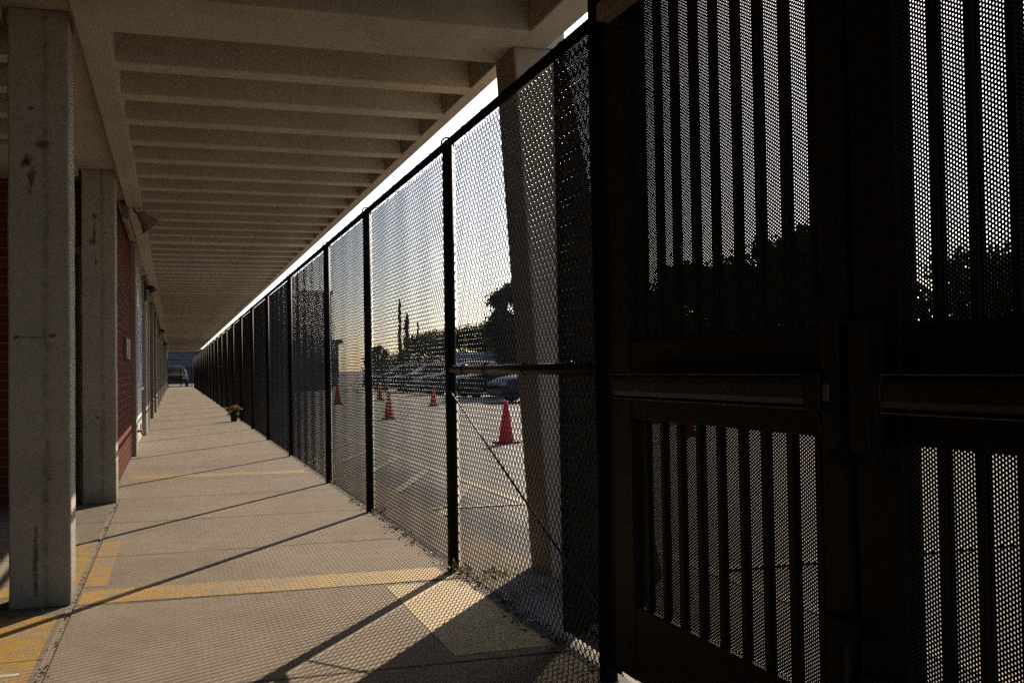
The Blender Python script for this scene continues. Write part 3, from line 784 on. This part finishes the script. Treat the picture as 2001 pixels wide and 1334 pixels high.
# ------------------------------------------------------------------ flower pot
e = empty("flower_pot", (1.30, 24.3, 0)); e.scale = (.88,)*3; tag(e, "small dark pot with coral flowers standing by the fence", "plant pot")
MB().lathe([(.075, 0), (.10, .17), (.112, .172), (.112, .20), (.09, .20), (.085, .185)], n=20).build("pot", M['pot'], e)
C = np.array([(0, 0, .25), (-.09, 0, .27), (.08, .03, .28), (-.13, -.03, .31), (.12, -.02, .32), (-.05, .02, .2)]); S = np.tile([.045, .045, .03], (6, 1))
V, F = leafcloud(C, S, 240, .045); part("leaves", mesh_np("leaves", V, F, M['leaf_pot']), e)
C = np.array([(.02, -.02, .36), (.06, .0, .38), (-.01, .03, .37)]); S = np.tile([.026, .026, .02], (3, 1))
V, F = leafcloud(C, S, 60, .026); part("flowers", mesh_np("flowers", V, F, M['petal']), e)

# ------------------------------------------------------------------ trees, hedge, buildings beyond
def tree(name, x, y, h, blobs, n, size, mat, label, trunk=.16, cat="tree", flare=1.0):
    """blobs: (dx, dy, z, rx, rz) leaf clumps"""
    e = empty(name, (x, y, G)); tag(e, label, cat, "trees beyond the parking lot")
    m = MB(); zt = max(b[2] for b in blobs)
    m.tube([(0, 0, 0), (.05, .02, zt*.35), (-.04, .05, zt*.7), (.02, 0, zt*.9)], [trunk, trunk*.8, trunk*.5, trunk*.2], 8)
    for b in blobs[::2]:
        m.tube([(.02, 0, b[2]*.45), (b[0]*.5, b[1]*.5, b[2]*.75), (b[0], b[1], b[2])], [trunk*.45, trunk*.28, trunk*.1], 6)
    m.build("trunk", M['bark'], e)
    Cs = []; Ss = []
    for b in blobs:
        for k in range(7):
            d = np.random.normal(0, 1, 3); d /= np.linalg.norm(d); r = random.uniform(.35, .95)
            Cs.append((b[0]+d[0]*b[3]*r, b[1]+d[1]*b[3]*r, b[2]+d[2]*b[4]*r)); Ss.append((b[3]*.27, b[3]*.27, b[4]*.24))
    V, F = leafcloud(np.array(Cs), np.array(Ss), int(n*2.7), size*.8)
    part("crown", mesh_np("crown", V, F, M[mat]), e); return e
R = random.uniform
tree("broadleaf_tree", 13.35, 41, 5, [(-.3, 0, 4.0, .50, .5), (.35, 0, 4.5, .62, .45), (-.3, 0, 2.8, .85, .75), (.7, .3, 3.5, 1.0, .9), (.3, 0, 2.1, .85, .8), (1.2, 0, 4.2, .75, .6), (-.15, .2, 3.4, .42, .4), (1.0, 0, 2.3, .9, .8)], 9000, .10, 'leaf_dark', "large dark bushy tree rising left of the flared pier", .2)
tree("broadleaf_tree", 15.4, 57, 3.4, [(-.9, 0, 2.6, .9, .6), (.2, 0, 3.0, 1.0, .7), (1.2, 0, 2.7, .9, .7), (2.1, 0, 3.1, 1.0, .7)], 4200, .13, 'leaf_mid', "low rounded green tree just left of the large dark tree")
tree("clipped_tree", 15.0, 61, 3.2, [(-.9, 0, 2.6, .75, .55), (-.1, 0, 2.7, .8, .6), (.7, 0, 2.95, .8, .6), (1.3, 0, 2.9, .7, .6)], 4200, .13, 'leaf_mid', "flat-topped green tree behind the parked cars, left of a fence post")
for (x, y_, h, r, lb) in ((14.95, 70, 5.6, .16, "tallest slim conifer behind the parked cars"), (15.45, 70, 4.7, .34, "broad pointed conifer beside the tallest slim one"), (16.25, 70, 4.0, .16, "shortest slim conifer at the right of three")):
    bl = [(0, 0, .8+(h-.9)*k/7, r*(1.25-.13*k), .45) for k in range(8)]
    tree("conifer_tree", x, y_, h, bl, 1500, .10, 'leaf_dark', lb, .07)
tree("small_tree", 12.3, 64, 3, [(0, 0, 2.6, .3, .3), (-.3, 0, 2.3, .3, .3), (.25, 0, 2.2, .3, .3), (0, 0, 1.8, .4, .4)], 900, .10, 'leaf_mid', "small ragged tree behind the row of cars, left of the slim conifers", .08)
# trees that the gate looks out to
tree("dark_tree", 12.9, 25, 4, [(-.6, 0, 2.6, .8, .7), (.2, 0, 3.2, .8, .6), (-.3, 0, 1.6, .9, .8), (.6, .2, 1.7, .9, .8)], 5200, .10, 'leaf_dark', "dark tree seen through the left edge of the left gate leaf")
tree("dark_tree", 14.5, 24.5, 4.6, [(-.4, 0, 3.6, .8, .7), (.5, 0, 3.4, .9, .7), (0, 0, 2.4, 1.0, .8), (.6, 0, 1.5, 1.0, .8), (-.5, 0, 1.4, .9, .8)], 6000, .10, 'leaf_dark', "dark rounded tree seen through the middle of the left gate leaf")
tree("dark_tree", 17.1, 25, 5.4, [(-.5, 0, 4.2, .9, .8), (.5, 0, 4.4, .9, .7), (-.9, 0, 2.9, 1.0, .9), (.6, 0, 3.0, 1.1, .9), (0, 0, 1.6, 1.2, .9), (-1.2, .2, 1.4, .9, .8)], 7000, .11, 'leaf_dark', "tallest dark tree seen through the right part of the left gate leaf")
tree("dark_tree", 19.2, 20, 4.0, [(-.6, 0, 2.6, .8, .7), (.4, 0, 3.1, .9, .7), (1.3, 0, 3.0, .9, .7), (.2, 0, 1.7, 1.1, .9), (1.4, 0, 1.5, 1.0, .9)], 6000, .10, 'leaf_dark', "dark spreading tree seen through the right gate leaf")
# hedge
e = empty("hedge", (17.3, 7, G)); tag(e, "long dark green hedge along the back of the parking lot", "hedge")
Cs = []; Ss = []
for k in range(1100):
    t_ = (k/1100.0)**1.25; y_ = t_*87; hh = 2.15+(1.5 if y_ < 31 else 0)+.3*math.sin(y_*.45)+.15*math.sin(y_*1.7)
    Cs.append((random.uniform(-.6, .6)-.03*y_*0, y_, random.uniform(.15, hh))); Ss.append((.28, .35, .22))
V, F = leafcloud(np.array(Cs), np.array(Ss), 60000, .115); part("foliage", mesh_np("foliage", V, F, M['leaf_dark']), e)
m = MB()
for k in range(38): m.tube([(R(-.2, .2), k*2+R(-.4, .4), 0), (R(-.3, .3), k*2, 1.3)], [.05, .02], 5)
m.build("stems", M['bark'], e)
def house(loc, wx, wy, hh, mat, label, nwin, roof_o=.3):
    e = empty("low_building", loc); tag(e, label, "building")
    m = MB(); m.box(0, wx, 0, wy, 0, hh); m.build("wall", M[mat], e)
    m = MB(); m.box(-roof_o, wx+roof_o, -roof_o, wy+roof_o, hh+.003, hh+.28); m.build("roof", M['roof'], e)
    for i in range(nwin):
        x = wx*(i+.5)/nwin
        m = MB(); m.box(x-.5, x+.5, -.05, -.003, 1.0, 2.1); f = m.build("window", M['glass'], e)
        m = MB(); m.box(x-.56, x+.56, -.07, -.052, .94, .998); m.build("sill", M['trim'], f)
    m = MB(); m.box(wx*.1, wx*.1+.9, -.06, -.004, 0, 2.0); m.build("door", M['door'], e)
    return e
house((8.0, 76, G), 3.6, 8, 3.2, 'wallgrey', "low grey flat-roofed building past the cars, seen through dense mesh", 3)
house((7.6, 64, G), 1.75, 5, 5.9, 'wallgrey', "tall narrow grey block standing past the far end of the parked cars", 1, .08)
house((-12, 128, G), 30, 12, 3.75, 'bluewall_sky', "long blue-grey building beyond the end of the walkway, raised to stand in for sky", 9)  # wall raised to cover bright sky; its upper part stands in for grey sky
m = MB(); m.box(13.6, 17, 52, 52.25, G, 2.0); o = m.build("block_wall", M['wallgrey']); tag(o, "short pale block wall between the low green tree and the large dark tree", "wall")
